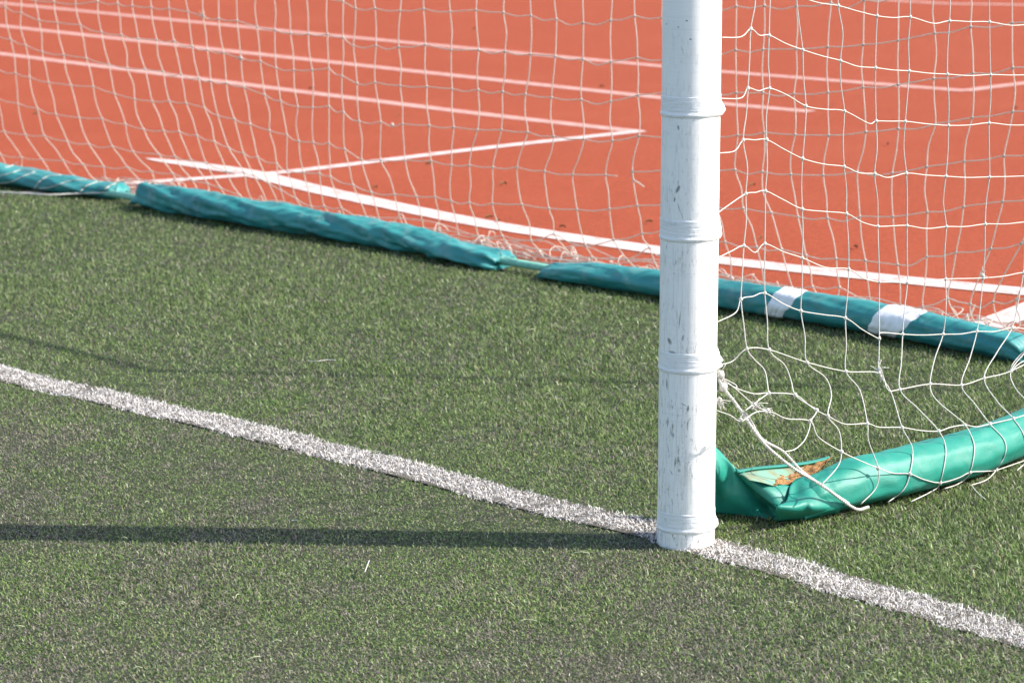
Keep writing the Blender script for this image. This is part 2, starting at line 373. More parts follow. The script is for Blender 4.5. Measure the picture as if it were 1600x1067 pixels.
sel = rng.random(n) < .19; c[sel] = (dk*(.6+.8*rng.random((n, 1))))[sel]
sel = rng.random(n) < .014; c[sel] = pale
c *= (.85+.3*fbm(u_, v_, 22, 31))[:, None]*1.04

tf = blades('turf_fibres', xy, Lb, wd, lean, c, M_BLADE); tag(tf, 'short matted green artificial turf fibres, greener towards the back of the goal', 'artificial grass', kind='stuff')
# white fibres of the goal line
nl = 70000
uu = rng.random(nl)*(GL[-1, 0]+.2-GL[0, 0])+GL[0, 0]; vv = line_v(uu)+(rng.random(nl)*2-1)*(HALF+.012)
rag = (vnoise(uu, vv, 40, 61)-.5)*.022+(vnoise(uu, vv, 7, 62)-.5)*.03+rng.normal(0, .0055, nl)
worn = fbm(uu, vv, 14, 77)
kp = (np.abs(vv-line_v(uu)+rag) < HALF) & (rng.random(nl) > np.clip((worn-.54)*3, 0, .85)) & (np.hypot(uu, vv) > .062)
uu, vv = uu[kp], vv[kp]; nl = len(uu)
xyl = POST[:2]+uu[:, None]*U[:2]+vv[:, None]*V[:2]
cw = np.array([.90, .84, .79])*(.66+.50*rng.random((nl, 1))); s_ = rng.random(nl) < .11; cw[s_] = np.array([.17, .15, .12])*(.6+.8*rng.random((s_.sum(), 1)))
gl = blades('goal_line_fibres', xyl, .008+.010*rng.random(nl), .0010+.0008*rng.random(nl), np.clip(rng.normal(1.15, .3, nl), .2, 1.5), cw, M_WBLADE, .0005)
tag(gl, 'white painted turf fibres forming the goal line across the grass', 'goal line', kind='stuff')
us = np.linspace(GL[0, 0], GL[-1, 0], 80); P = np.array([W(a, line_v(a), .004) for a in us]); q = V*.055
o = mesh_obj('goal_line', np.vstack([P-q, P+q]), [[i, i+1, 81+i-0, 80+i] for i in range(79)], m_plain('dusty_line_infill', (.15, .135, .115), .95, .1, .3, 300, 1.0), smooth=False); tag(o, kind='structure')
# clippings lying about
mb = MB()
nlit = 110
for i in range(nlit):
    r = 4.5+6*random.random()**1.4; x = (random.random()*2-1)*r*.2; uq, vq = to_uv(np.array([[x, r]]))
    if vq[0] > 1.85 or abs(vq[0]-line_v(uq[0])) < .05: continue
    a = random.random()*6.28; l = .006+.009*random.random()*random.random()*2; b = a+random.uniform(-.5, .5)
    p0 = np.array([x, r, .016]); p1 = p0+np.array([math.cos(a)*l, math.sin(a)*l, .004]); p2 = p1+np.array([math.cos(b)*l, math.sin(b)*l, -.003])
    tube(mb, catmull([p0, p1, p2], 3), .0009, 4)
o = mb.build('grass_clippings', m_plain('pale_dry_fibre', (.42, .46, .28), .6, .3, .2, 80)); tag(o, 'pale broken fibres scattered loose over the turf', 'clippings', kind='stuff')

# ------------------------------------------------------------------ goal frame
goal = tag(empty('football_goal', W(0, 0)), 'white football goal with a taped upright standing on the goal line', 'goal')
RP = .06
def ring_pts(z, r, m=72): return [[POST[0]+r(k/m*2*math.pi, z)*math.cos(k/m*2*math.pi), POST[1]+r(k/m*2*math.pi, z)*math.sin(k/m*2*math.pi), z] for k in range(m)]
def lathe(name, zs, rf, mat, parent, m=72):
    vs = []; fs = []
    for z in zs: vs += ring_pts(z, rf, m)
    for i in range(len(zs)-1):
        for k in range(m): fs.append([i*m+k, i*m+(k+1) % m, (i+1)*m+(k+1) % m, (i+1)*m+k])
    return mesh_obj(name, vs, fs, mat, parent)
zs = list(np.linspace(-.01, 1.35, 110))+[2.44]
post = lathe('upright', zs, lambda a, z: RP+.0004*noise.noise(Vector((math.cos(a)*2, math.sin(a)*2, z*9))), M_POST, goal)
def zy(py): 
    d = ray(1071.5, py); return O[2]+d[2]*((POST[1]-RP)/d[1])
RIGHT = -math.radians(8)
def band(ztop, zbot, ridge, bulge, bw, lump=0.0, seed=0, drop=0.0):
    """several turns of tape: thin stack, rolled lower lip, bulging knot on the right"""
    hgt = ztop-zbot; zs = np.linspace(zbot-.006, ztop, 34)
    def rf(a, z):
        zc = z-drop*math.sin(a-RIGHT+1.2)                       # band sits a little askew
        t_ = (z-zbot)/hgt; r = RP+.0011
        r += .0010*max(0, noise.noise(Vector((math.cos(a)*2+seed*2, math.sin(a)*2, z*30)))+.2)*noise.noise(Vector((math.cos(a)*1.5+seed, math.sin(a)*1.5, z*420)))
        r += ridge*math.exp(-((z-zbot)/.0035)**2)*(.8+.3*noise.noise(Vector((a*2, seed, 0))))
        r += ridge*.3*max(0, .4+noise.noise(Vector((a*1.3+seed*5, seed, 0)))*2)*math.exp(-((z-zbot-.010)/.002)**2)
        da = math.atan2(math.sin(a-RIGHT), math.cos(a-RIGHT))
        r += bulge*math.exp(-(da/.5)**2)*math.exp(-((z-zbot-bw*.55)/bw)**2)
        r += lump*math.exp(-(da/.55)**2)*max(0, noise.noise(Vector((seed*3, a*5, z*150)))+.25)*math.exp(-((z-zbot-bw*.5)/(bw*1.3))**2)
        if z <= zs[0]+1e-6 or z >= zs[-1]-1e-6: r = RP+.0002
        return r
    vs = []; m = 96
    for z in zs:
        for k in range(m):
            a = k/m*2*math.pi; r = rf(a, z); sag = .005*math.cos(a-math.radians(255))*0
            vs.append([POST[0]+r*math.cos(a), POST[1]+r*math.sin(a), z+drop*math.sin(a+1.2)])
    fs = [[i*m+k, i*m+(k+1) % m, (i+1)*m+(k+1) % m, (i+1)*m+k] for i in range(len(zs)-1) for k in range(m)]
    return mesh_obj('tape_band', vs, fs, M_TAPE, goal)
band(zy(152), zy(181), .0020, .0068, .011, .004, 1, .001)
band(zy(345), zy(375), .0022, .0030, .016, .004, 2, .0015)
band(zy(553), zy(581), .0016, .0065, .017, .0075, 3, .001)
band(zy(804), zy(831), .0021, .0060, .010, .002, 4, .0015)
band(1.275, 1.225, .003, .010, .013, .006, 5, .001)
mb = MB()   # torn tail of the lowest band
pt = [(1027, 826), (1025.5, 838), (1023.5, 846), (1018.5, 851)]
wv = [2.2, 2.6, 2.4, .8]
pp = np.array([PV(x, y, -.035) for x, y in pt]); sidev = np.array([1., 0, 0])
L_ = np.array([p-sidev*w_*.0007*1.1 for p, w_ in zip(pp, wv)]); R_ = np.array([p+sidev*w_*.0007*1.1+np.array([0, .003, 0]) for p, w_ in zip(pp, wv)])
v_p, f_p = patch([L_, R_], 4); mb.add(v_p, f_p)
o = mb.build('tape_tail', M_TAPE, goal)
def bar(name, a, b, r, mat, sides=20):
    mb = MB(); tube(mb, [a, (np.array(a)+np.array(b))/2, b], r, sides); return mb.build(name, mat, goal)
GW = 7.32
bar('crossbar', W(-.0, 0, 2.38), W(GW, 0, 2.38), .06, M_STEEL)
lathe_far = bar('upright', W(GW, 0, 0), W(GW, 0, 2.44), .06, M_STEEL)
bar('rear_roof_bar', W(0, 2.12, 2.40), W(GW, 2.12, 2.40), .013, M_STEEL)
bar('rear_upright', W(0.0, 1.90, .0), W(0, 2.12, 2.40), .011, M_STEEL)
bar('base_bar', W(-.02, 2.015, .030), W(GW, 2.015, .030), .013, M_BAR)

# ------------------------------------------------------------------ sand bags
def bag(name, path, rw, rh, mat, amp, seed, twist=2.0, fold=.5, n=170, m=44, pinch=(0, 0)):
    """path: world points of the spine on the ground (z ignored); returns surface function"""
    P = catmull(path, 12); d = np.r_[0, np.cumsum(np.linalg.norm(np.diff(P, axis=0), axis=1))]; Ltot = d[-1]
    tt = np.linspace(0, 1, len(rw))
    def spine(s):
        s = min(max(s, 0), 1); q = s*Ltot
        p = np.array([np.interp(q, d, P[:, k]) for k in range(3)]); e = min(q+.02, Ltot); e0 = max(q-.02, 0)
        t_ = np.array([np.interp(e, d, P[:, k])-np.interp(e0, d, P[:, k]) for k in range(3)]); t_[2] = 0; t_ /= np.linalg.norm(t_)
        return p, t_
    def surf(s, a, off=0.0):
        p, t_ = spine(s); side = np.array([t_[1], -t_[0], 0.0])
        w_ = np.interp(s, tt, rw); h_ = np.interp(s, tt, rh); x = s*Ltot
        ca, sa = math.cos(a), math.sin(a)
        tw = a+twist*x
        q = Vector((x*5.5+seed*7, math.cos(tw)*.85, math.sin(tw)*.85))
        rid = 1-abs(noise.noise(q)*2.2)
        q2 = Vector((x*3.0+seed*3, math.cos(tw+1.3)*2.1, math.sin(tw+1.3)*2.1))
        dsp = amp*(fold*rid*.7+.8*noise.noise(q2)+.35*noise.noise(Vector((x*26, ca*3.2+seed, sa*3.2))))
        ends = min(s, 1-s)*Ltot
        dsp *= (1+1.6*math.exp(-(ends/.06)**2))
        rd = 1-.5*max(0, 1-ends/.05)**2; w_ *= rd; h_ *= rd
        f_ = 1+dsp/((w_+h_)/2)+off/((w_+h_)/2)
        flat = 1.0 if sa > 0 else .86
        pos = p+side*(ca*w_*f_)+np.array([0, 0, 1])*(h_*1.0+sa*h_*f_*flat)
        pos[2] = max(pos[2], .004)
        return pos
    vs = []; fs = []
    for i in range(n):
        s = i/(n-1)
        for k in range(m): vs.append(surf(s, 2*math.pi*k/m))
    for i in range(n-1):
        for k in range(m): fs.append([i*m+k, i*m+(k+1) % m, (i+1)*m+(k+1) % m, (i+1)*m+k])
    # tucked-in ends
    for i, sgn in ((0, 1), (n-1, -1)):
        ring = np.array(vs[i*m:(i+1)*m]); c_ = ring.mean(0); _, t_ = spine(i/(n-1)); b0 = len(vs)
        for q_, (sc, dp) in enumerate([(.86, .006), (.55, .035), (.2, .06)]):
            for k in range(m): vs.append(c_+(ring[k]-c_)*np.array([sc, sc, sc*.9])+t_*sgn*dp)
        prev = i*m
        for q_ in range(3):
            cur = b0+q_*m
            for k in range(m): fs.append([prev+k, prev+(k+1) % m, cur+(k+1) % m, cur+k])
            prev = cur
    p0 = W(*UV(P.mean(0)), 0)
    root = empty(name, p0)
    o = mesh_obj('sleeve', vs, fs, mat, root)
    return root, surf, Ltot
def rpt(px, py, dv=.058):   # spine point of a rear bag from its lower edge in the photograph
    u, v = UV(G(px, py)); return W(u, v+dv, 0)
GRP = 'green weight bags on the foot of the goal'
b1, s1, l1 = bag('weight_bag', [rpt(-420, 231), rpt(-200, 262), rpt(0, 293), rpt(90, 306), rpt(176, 315)], [.075, .08, .080, .078, .075, .070, .060], [.048, .046, .044, .042, .040, .036, .028], M_BAGB, .011, 1, 3, .7)
tag(b1, 'flattened teal weight bag at far left with net strands lying over it', 'sandbag', GRP)
b2, s2, l2 = bag('weight_bag', [rpt(206, 326, .05), rpt(330, 350), rpt(480, 374), rpt(620, 397), rpt(700, 414, .05), rpt(772, 424, .05)], [.046, .062, .060, .058, .060, .060, .060, .055, .058], [.042, .050, .046, .047, .044, .046, .042, .036, .024], M_BAGB, .0155, 2, 3.2, .8)
tag(b2, 'creased teal weight bag between the two gaps left of the white post', 'sandbag', GRP)
b3, s3, l3 = bag('weight_bag', [rpt(832, 438.5, .05), rpt(925, 455), rpt(1030, 472), rpt(1120, 489), rpt(1300, 520), rpt(1450, 548), rpt(1586, 573)], [.045, .058, .058, .055, .055, .055, .055, .058, .058, .058, .05], [.024, .036, .040, .042, .043, .046, .048, .048, .047, .044, .036], M_BAGB, .0075, 3, 1.2, .5)
tag(b3, 'long teal weight bag with two white tape bands, passing behind the post', 'sandbag', GRP)
def tape_on(surf, s0, s1_, slant, root):
    vs = []; m = 48; n = 14
    for i in range(n):
        for k in range(m):
            a = 2*math.pi*k/m; sl = s0+(s1_-s0)*i/(n-1)*(1+.25*math.sin(a*1.0+.5))+slant*math.sin(a+.2)
            edge = .0004 if i in (0, n-1) else .0030
            if 0 < i < n-1: edge += .0016*noise.noise(Vector((i*.9, a*3, s0*50)))+.0012*math.sin(i*2.1)
            sl += .0025*noise.noise(Vector((a*1.7, s0*30, 0)))*(1 if i in (0, 1, n-1, n-2) else .5)
            vs.append(surf(sl, a, edge))
    fs = [[i*m+k, i*m+(k+1) % m, (i+1)*m+(k+1) % m, (i+1)*m+k] for i in range(n-1) for k in range(m)]
    mesh_obj('tape_band', vs, fs, m_plain('white_bag_tape', (.82, .81, .80), .5, .4, .05, 45, .8), root)
def s_of(surf, px):      # parameter of the bag under a pixel column
    best = None
    for s in np.linspace(0, 1, 241):
        p = surf(s, math.pi/2)-O; cp, sp = math.cos(PITCH), math.sin(PITCH)
        x = 800+F_PX*p[0]/(p[1]*cp-p[2]*sp)
        if best is None or abs(x-px) < best[0]: best = (abs(x-px), s)
    return best[1]
sa_ = s_of(s3, 1214); sb_ = s_of(s3, 1243); tape_on(s3, sa_, sb_, .012, b3)
sa_ = s_of(s3, 1378); sb_ = s_of(s3, 1424); tape_on(s3, sa_, sb_, .014, b3)

# the side bag next to the post, torn open at its near end
def sp_(px, py, z=.056): q = G(px, py, z); q[2] = 0; return q
b4, s4, l4 = bag('weight_bag', [sp_(1246, 783, .045), sp_(1292, 765), sp_(1340, 753), sp_(1400, 741), sp_(1466, 723), sp_(1511, 710), sp_(1555, 694), sp_(1600, 676), sp_(1690, 640), sp_(1800, 602)],
    [.040, .060, .060, .060, .058, .058, .060, .060, .062, .060], [.040, .056, .057, .054, .055, .054, .056, .060, .062, .058], M_BAG, .0048, 4, .5, .35, n=240)
tag(b4, 'bright teal weight bag torn open beside the post, spilling orange sand', 'sandbag', GRP)
def sheet_px(name, rows, mat, parent, sub=5, thick=.0015):
    v, f = patch([[PU(x, y, u) for (x, y, u) in r] for r in rows], sub)
    o = mesh_obj(name, v, f, mat, parent)
    sm = o.modifiers.new('thickness', 'SOLIDIFY'); sm.thickness = thick; return o
# flap running up behind the post
sheet_px('torn_flap', [
    [(1104, 688, .085), (1118, 699, .075), (1136, 717, .060), (1153, 735, .045), (1182, 765, .020), (1204, 783, -.005), (1214, 791, -.070)],
    [(1104, 722, .085), (1118, 733, .050), (1136, 745, .060), (1153, 758, .036), (1182, 778, .022), (1204, 791, .012), (1216, 797, -.035)],
    [(1104, 762, .070), (1118, 768, .085), (1136, 774, .058), (1153, 784, .038), (1182, 795, .018), (1204, 801, .006), (1216, 804, -.018)],
    [(1104, 801, .105), (1118, 803, .098), (1136, 805, .078), (1153, 806, .058), (1182, 809, .020), (1204, 812, -.013), (1216, 813, -.030)]], M_BAG, b4)
# near lip of the trough
sheet_px('near_lip', [
    [(1148, 731, .045), (1172, 741, .020), (1204, 752, -.010), (1234, 760, -.036)],
    [(1151, 737, .040), (1174, 752, .010), (1204, 768, -.030), (1232, 776, -.050)],
    [(1156, 745, .040), (1182, 768, .000), (1208, 788, -.040), (1227, 793, -.060)]], M_BAG, b4)
# front fold joining the lip to the full part of the bag
sheet_px('front_fold', [
    [(1234, 760, -.040), (1243, 749, -.034), (1262, 744, -.046), (1290, 742, -.060), (1330, 752, -.092)],
    [(1228, 784, -.070), (1244, 774, -.066), (1262, 771, -.088), (1280, 781, -.108), (1318, 785, -.112)],
    [(1213, 792, -.088), (1238, 794, -.104), (1258, 793, -.108), (1272, 796, -.116), (1312, 795, -.110)],
    [(1213, 815, -.054), (1240, 812, -.066), (1262, 813, -.070), (1280, 808, -.080), (1310, 801, -.086)]], M_BAG, b4)
# far lip: dark hem with its rim
sheet_px('far_lip', [
    [(1150, 735, .060), (1180, 730, .060), (1222, 726, .055), (1262, 721, .05), (1296, 713, .04)],
    [(1151, 738, .030), (1180, 732.5, .025), (1222, 728.5, .022), (1262, 724, .02), (1296, 716, .02)],
    [(1153, 743, .070), (1180, 737, .065), (1222, 733, .060), (1262, 729, .055), (1296, 720, .045)]], M_BAG, b4)
n_ = NB('pale_green_woven_liner'); p_ = n_.pos(); wv_ = n_.noise(1, 3, .6, vec=n_.mapping(p_, (500, 500, 900)))
M_LINER = n_.set(n_.mix(n_.ramp(n_.noise(30, 4, vec=p_), [(.45, (0, 0, 0)), (.65, (1, 1, 1))]), n_.mix(wv_, (.08, .26, .19), (.22, .34, .25)), (.20, .19, .11)), .7, .3)
sheet_px('woven_liner', [
    [(1154, 741, .026), (1180, 736, .026), (1222, 732, .026), (1256, 730, .02)],
    [(1162, 744, .004), (1186, 744, .004), (1216, 745, .0), (1246, 742, .0)],
    [(1170, 750, -.016), (1190, 754, -.022), (1212, 760, -.026), (1236, 762, -.03)]], M_LINER, b4)
# sand: a lumpy heap
rows = []
for r_, (off, du) in enumerate([(0, .03), (5, .018), (10, 0), (15, -.014), (20, -.028)]):
    rows.append([(1196+r_*2+off*.2, 741+off*.9, du), (1212, 736+off*1.1, du), (1232, 731+off*1.25, du), (1252, 726+off*1.2, du), (1272, 721+off*1.0, du), (1298, 713+off*.25, du*.4+.012)])
v, f = patch([[PU(x, y, u) for (x, y, u) in r] for r in rows], 7)
v = np.array([p+np.array([0, 0, 1])*.007*noise.noise(Vector(p)*70)+np.array([0, 0, .0025])*noise.noise(Vector(p)*300) for p in v])
mesh_obj('sand', v, f, M_SAND, b4)

# ------------------------------------------------------------------ nets
net = tag(empty('goal_net', W(0, 2.0, 0)), 'white knotted goal net hanging from the frame, sagging to the bags', 'net')
def build_net(name, cols, rows, r, mat, kr, sag=.0035, wob=.003, skip=()):
    """cols/rows: lists of polylines (world). cols and rows share their node points."""
    mb = MB()
    for P in cols:
        Q = []
        for a, b in zip(P[:-1], P[1:]):
            Q.append(a); m_ = (a+b)/2; Q.append(m_+U*rng.normal(0, wob)+V*rng.normal(0, wob))
        Q.append(P[-1]); tube(mb, catmull(Q, 3), r, 5)
    for P in rows:
        Q = []
        for a, b in zip(P[:-1], P[1:]):
            Q.append(a); m_ = (a+b)/2; Q.append(m_-np.array([0, 0, abs(rng.normal(sag, sag*.6))])+V*rng.normal(0, wob*.5))
        Q.append(P[-1]); tube(mb, catmull(Q, 3), r*.92, 5)
    seen = set()
    for P in cols:
        for a in P[:-1]:
            blob(mb, a, kr*(.85+.3*random.random()))
    o = mb.build(name, mat, net); return o
# ---- side panel: nodes read off the photograph, crop offsets undone
k_ = 1/2.963
c3 = lambda x, y: (1060+x*k_, y*k_)
c4 = lambda x, y: (1060+x*k_, 340+y*k_)
c5 = lambda x, y: (960+x/2.481, 600+y/2.481)
SF = [
 [c3(352, -95), c3(335, 135), c3(322, 410), c3(300, 650), c3(312, 898), c4(303, 130), c4(290, 378), c4(318, 607)],
 [c3(430, -80), c3(420, 165), c3(422, 410), c3(408, 648), c3(403, 885), c4(400, 122), c4(400, 350), c4(420, 612)],
 [c3(545, -20), c3(575, 232), c3(590, 492), c3(575, 735), c3(573, 968), c4(573, 187), c4(567, 432), c4(595, 670)],
 [c3(740, 28), c3(750, 282), c3(768, 515), c3(767, 772), c3(778, 990), c4(788, 238), c4(773, 465), c4(775, 712)],
 [c3(920, 75), c3(912, 315), c3(915, 562), c3(908, 805), c3(923, 1048), c4(930, 298), c4(930, 560), c4(930, 720)],
 [c3(1073, 80), c3(1068, 330), c3(1050, 563), c3(1055, 803), c3(1058, 1045), c4(1060, 300), c4(1038, 540), c4(1025, 795)],
 [c3(1255, 98), c3(1245, 345), c3(1250, 582), c3(1238, 817), c3(1240, 1050), c4(1237, 285), c4(1225, 540), c4(1165, 770)],
 [c3(1440, 103), c3(1445, 347), c3(1438, 570), c3(1440, 820), c3(1420, 1038), c4(1410, 280), c4(1382, 527), c4(1310, 775)],
 [c3(1632, 115), c3(1632, 349), c3(1632, 580), c3(1628, 815), c3(1612, 1028), c4(1597, 255), c4(1545, 510), c4(1415, 743)],
 [c3(1800, 118), c3(1800, 350), c3(1800, 580), c3(1795, 812), c3(1780, 1025), c4(1765, 262), c4(1690, 520), c4(1540, 710)],
 [c3(1975, 120), c3(1975, 350), c3(1972, 580), c3(1968, 812), c3(1955, 1025), c4(1930, 262), c4(1870, 500), c4(1740, 610)]]
LOW = [  # nodes below, towards the bag
 [c4(355, 660), c4(400, 710), c4(418, 812)],
 [c4(490, 680), c4(520, 750), c4(540, 820), c4(600, 865), c4(640, 893), c4(610, 942)],
 [c4(680, 740), c4(708, 820), c4(692, 918), c5(870, 180), c5(880, 262), c5(865, 320), c5(800, 393)],
 [c4(840, 800), c4(875, 952), c5(985, 220), c5(1022, 325), c5(1015, 400), c5(955, 465)],
 [c4(985, 810), c4(1035, 970), c5(1155, 250), c5(1145, 348), c5(1120, 410), c5(1060, 458)],
 [c4(1110, 885), c4(1205, 988), c5(1285, 260), c5(1262, 382), c5(1230, 415), c5(1150, 455)],
 [c4(1190, 840), c4(1290, 925), c4(1330, 962), c5(1395, 240), c5(1378, 342), c5(1335, 385), c5(1280, 405)],
 [c4(1370, 860), c4(1442, 955), c5(1510, 215), c5(1515, 270), c5(1480, 333), c5(1440, 372), c5(1380, 392)],
 [c4(1475, 850), c4(1550, 930), c5(1588, 200), c5(1600, 290), c5(1560, 335)],
 [c4(1560, 790), c4(1640, 880), c5(1660, 180), c5(1680, 270)],
 [c4(1760, 720), c4(1800, 800), c5(1760, 150)]]
def uoff(y):    # the panel hangs at the post line, then spreads over the outside of the bag
    return float(np.interp(y, [0, 480, 580, 660, 715, 745, 800], [-.004, -.006, -.035, -.12, -.145, -.15, -.14]))
from mathutils.bvhtree import BVHTree
BV = []
for ch in b4.children:
    if 'liner' in ch.name: continue
    off_ = np.array(b4.location); vv_ = [Vector(np.array(q_.co)+off_) for q_ in ch.data.vertices]
    BV.append(BVHTree.FromPolygons(vv_, [list(f_.vertices) for f_ in ch.data.polygons]))
def drape(P, clear=.0035, BV=BV):
    """keep a strand outside the vinyl it lies on"""
    out = []
    for p in P:
        d_ = np.asarray(p)-O; L_ = np.linalg.norm(d_); d_ /= L_; best = L_
        for b_ in BV:
            h = b_.ray_cast(Vector(O), Vector(d_))
            if h[0] is not None and h[3]-clear < best: best = h[3]-clear
        out.append(O+d_*best)
    return np.array(out)
def PN(q): 
    p = PU(q[0], q[1], uoff(q[1]))
    return p if p[2] > .012 else G(q[0], q[1], .012)
cols = []; nodes = []
for ci, cl in enumerate(SF):
    up = [PN(q) for q in cl]
    top = up[0]; uu0, vv0 = UV(top); ext = []
    z = top[2]+.107
    while z < 2.36:
        vv0 += (max(.13+.118*ci, .07)-vv0)*.12+rng.normal(0, .004); ext.append(W(-.004, vv0, z+rng.normal(0, .004))); z += .107
    ext = ext[::-1]
    ext.insert(0, W(0, vv0, 2.385))
    nodes.append(ext+up); low = [PN(q) for q in LOW[ci]] if ci < len(LOW) else []
    cols.append((ext+up, low))
# further columns out to the rear corner
last = nodes[-1]
for j in range(1, 6):
    c_ = []
    for P in last: 
        q = P+V*.123*j; q = q-U*(q-POST)@U*0 
        c_.append(q+np.array([0, 0, rng.normal(0, .003)]))
    if UV(c_[0])[1] > 2.12: break
    nodes.append(c_); cols.append((c_, []))
nmin = min(len(c) for c in nodes); nodes = [c[len(c)-nmin:] if False else c for c in nodes]
mb = MB(); rt = .00135
for (up, low) in cols:
    Q = []
    for a, b in zip(up[:-1], up[1:]):
        Q.append(a); Q.append((a+b)/2+V*rng.normal(0, .0028)+U*rng.normal(0, .002))
    Q.append(up[-1])
    tube(mb, drape(catmull(Q+low, 6)) if low else catmull(Q, 4), rt, 6)
    for a in up: blob(mb, a, .0042)
L0 = 8
def from_bottom(c, r): return c[len(c)-L0+r]
def row_poly(pts, z=None):
    c_ = catmull(pts, 6); tube(mb, drape(c_) if min(p[2] for p in pts) < .2 else c_, rt*.93, 6)
EXTRA = {  # (row): {after column: extra px points}, plus starts at the post
 0: [c3(585, 0)], 1: [c3(195, 175), c3(290, 172)], 2: [c3(190, 457), c3(290, 455)], 3: [c3(185, 710), c3(260, 700)], 4: [c3(180, 988), c3(240, 945)], 5: [c4(180, 188), c4(245, 156)], 6: [c4(172, 487), c4(265, 440)], 7: [c4(185, 682), c4(250, 665)]}
MID = {1: {0: c3(375, 165)}, 2: {1: c3(500, 440), 3: c3(880, 572)}, 4: {}, 5: {0: c4(355, 162)}, 3: {4: c3(970, 823)}, 0: {5: c3(1180, 110)}}
for r_ in range(8):
    pts = [] if r_ == 0 else [PU(x, y, -.01) for x, y in EXTRA[r_]]
    for ci, c_ in enumerate(nodes):
        p_ = from_bottom(c_, r_)
        if r_ == 6 and ci == 5: pts[-1] = PN(c4(936, 533))
        pts.append(p_)
        if r_ in MID and ci in MID[r_]: pts.append(PN(MID[r_][ci]))
        elif ci < len(nodes)-1 and r_ < 7:
            q_ = from_bottom(nodes[ci+1], r_); pts.append((p_+q_)/2-np.array([0, 0, abs(rng.normal(.002, .003))]))
        if r_ == 7 and ci == 4: pts.append(PN(c4(970, 797)))
    row_poly(pts)
for r_ in range(1, 20):
    pts = [W(0, .05, 0)]
    ok = [c for c in nodes if len(c)-L0-r_ > 0]
    if len(ok) < 4: break
    pts = [c[len(c)-L0-r_] for c in ok]; pts.insert(0, W(0, .04, pts[0][2]-.01)); row_poly(pts)
R8 = [c4(195, 748), c4(270, 790), c4(350, 815), c4(418, 812), c4(540, 820), c4(600, 865), c4(640, 893), c4(692, 918), c4(770, 955), c4(875, 953), c4(930, 970), c4(1035, 971), c4(1120, 985), c4(1205, 988), c4(1260, 970), c4(1325, 960), c4(1380, 968), c4(1442, 955), c4(1550, 930), c4(1620, 908), c4(1760, 860)]
R9 = [c4(175, 892), c4(240, 915), c4(290, 942), c4(360, 900), c4(430, 900), c4(500, 930), c4(610, 942), c5(790, 205), c5(880, 262), c5(960, 300), c5(1022, 325), c5(1080, 345), c5(1145, 348), c5(1200, 370), c5(1262, 382), c5(1330, 365), c5(1378, 342), c5(1430, 338), c5(1480, 333), c5(1550, 310), c5(1600, 292), c5(1720, 240)]
row_poly([PN(q) for q in R8]); row_poly([PN(q) for q in R9])
row_poly([PN(q) for q in [c4(610, 942), c5(755, 175), c5(735, 220), c5(700, 252), c5(660, 262)]])
row_poly([PN(q) for q in [c4(418, 812), c4(365, 850), c4(310, 893)]])
row_poly([PN(q) for q in [c4(200, 745), c4(262, 790), c4(330, 850), c4(372, 880), c4(430, 900)]])
row_poly([PN(q) for q in [c4(190, 735), c4(262, 772), c4(270, 790)]])
for q in [R8[3], R8[4], R8[6], R8[7], R8[9], R8[11], R8[13], R8[15], R8[17], R8[18], R9[8], R9[10], R9[12], R9[14], R9[16], R9[18], c4(610, 942)]: blob(mb, drape([PN(q)])[0], .0048)
row_poly([PN((1579, 582)), PU(1590, 570, -.02), PU(1606, 560, -.01), PU(1650, 530, 0)])
row_poly([PN((1579, 580)), PU(1583, 568, -.02), PU(1600, 549, -.01), PU(1640, 515, 0)])
side_panel = mb.build('side_panel', M_TWINE, net)

def frayed(name, c, r, n, l, mat, parent, up=0.0):
    mb = MB(); blob(mb, c, r)
    for i in range(n):
        d = rng.normal(0, 1, 3); d[2] += up; d /= np.linalg.norm(d); e = rng.normal(0, .5, 3)
        q = [c, c+d*l*.5*(.6+.6*random.random()), c+(d+e*.6)*l*(.6+.6*random.random())]
        tube(mb, catmull(q, 3), .0008, 4)
    return mb.build(name, mat, parent)
frayed('frayed_knot', PN(c4(930, 705)), .006, 22, .019, M_TWINE, net)
frayed('frayed_knot', PN(c4(355, 870)), .0045, 20, .020, M_TWINE, net)
frayed('frayed_knot', PN(c4(415, 895)), .0060, 20, .014, M_TWINE, net)
frayed('frayed_knot', PN(c4(290, 938)), .0050, 10, .010, M_TWINE, net)
frayed('frayed_knot', PU(1124, 625, -.03), .0060, 26, .018, M_TWINE, net, -1.2)
frayed('frayed_knot', PN(c4(1410, 270)), .0050, 8, .016, M_TWINE, net, 1)

# ---- rear panel
c1 = lambda x, y: (x*k_, y*k_); c2 = lambda x, y: (520+x*k_, y*k_)
def L1(l): return [c1(*q) for q in l]
def L2(l): return [c2(*q) for q in l]
def L3(l): return [c3(*q) for q in l]
RR = {}
RR[0] = [c1(x, y) for x, y in [(20, -120), (90, -105), (160, -80), (245, -52), (345, -25), (445, -150), (535, -140), (606, -130), (690, -130), (775, -125), (860, -110), (930, -95), (1005, -80), (1092, -70), (1185, -45), (1268, -25), (1335, -15), (1420, -5), (1512, -5), (1588, 8)]] + \
    L2([(105, 40), (195, 40), (312, 50), (420, 42), (543, 55), (663, 48), (790, 60), (917, 73), (1035, 90), (1160, 107), (1287, 95), (1397, 75), (1523, 82)])
RR[1] = L1([(22, -45), (92, -28), (162, 5), (250, 10), (350, 20), (452, 8), (545, 18), (612, 28), (700, 35), (782, 40), (870, 55), (940, 75), (1013, 88), (1098, 97), (1190, 125), (1272, 140), (1345, 155), (1427, 158), (1515, 160), (1588, 175)]) + \
    L2([(95, 212), (200, 212), (305, 218), (428, 208), (548, 232), (675, 232), (797, 240), (915, 252), (1030, 262), (1158, 275), (1288, 287), (1410, 267), (1527, 280)])
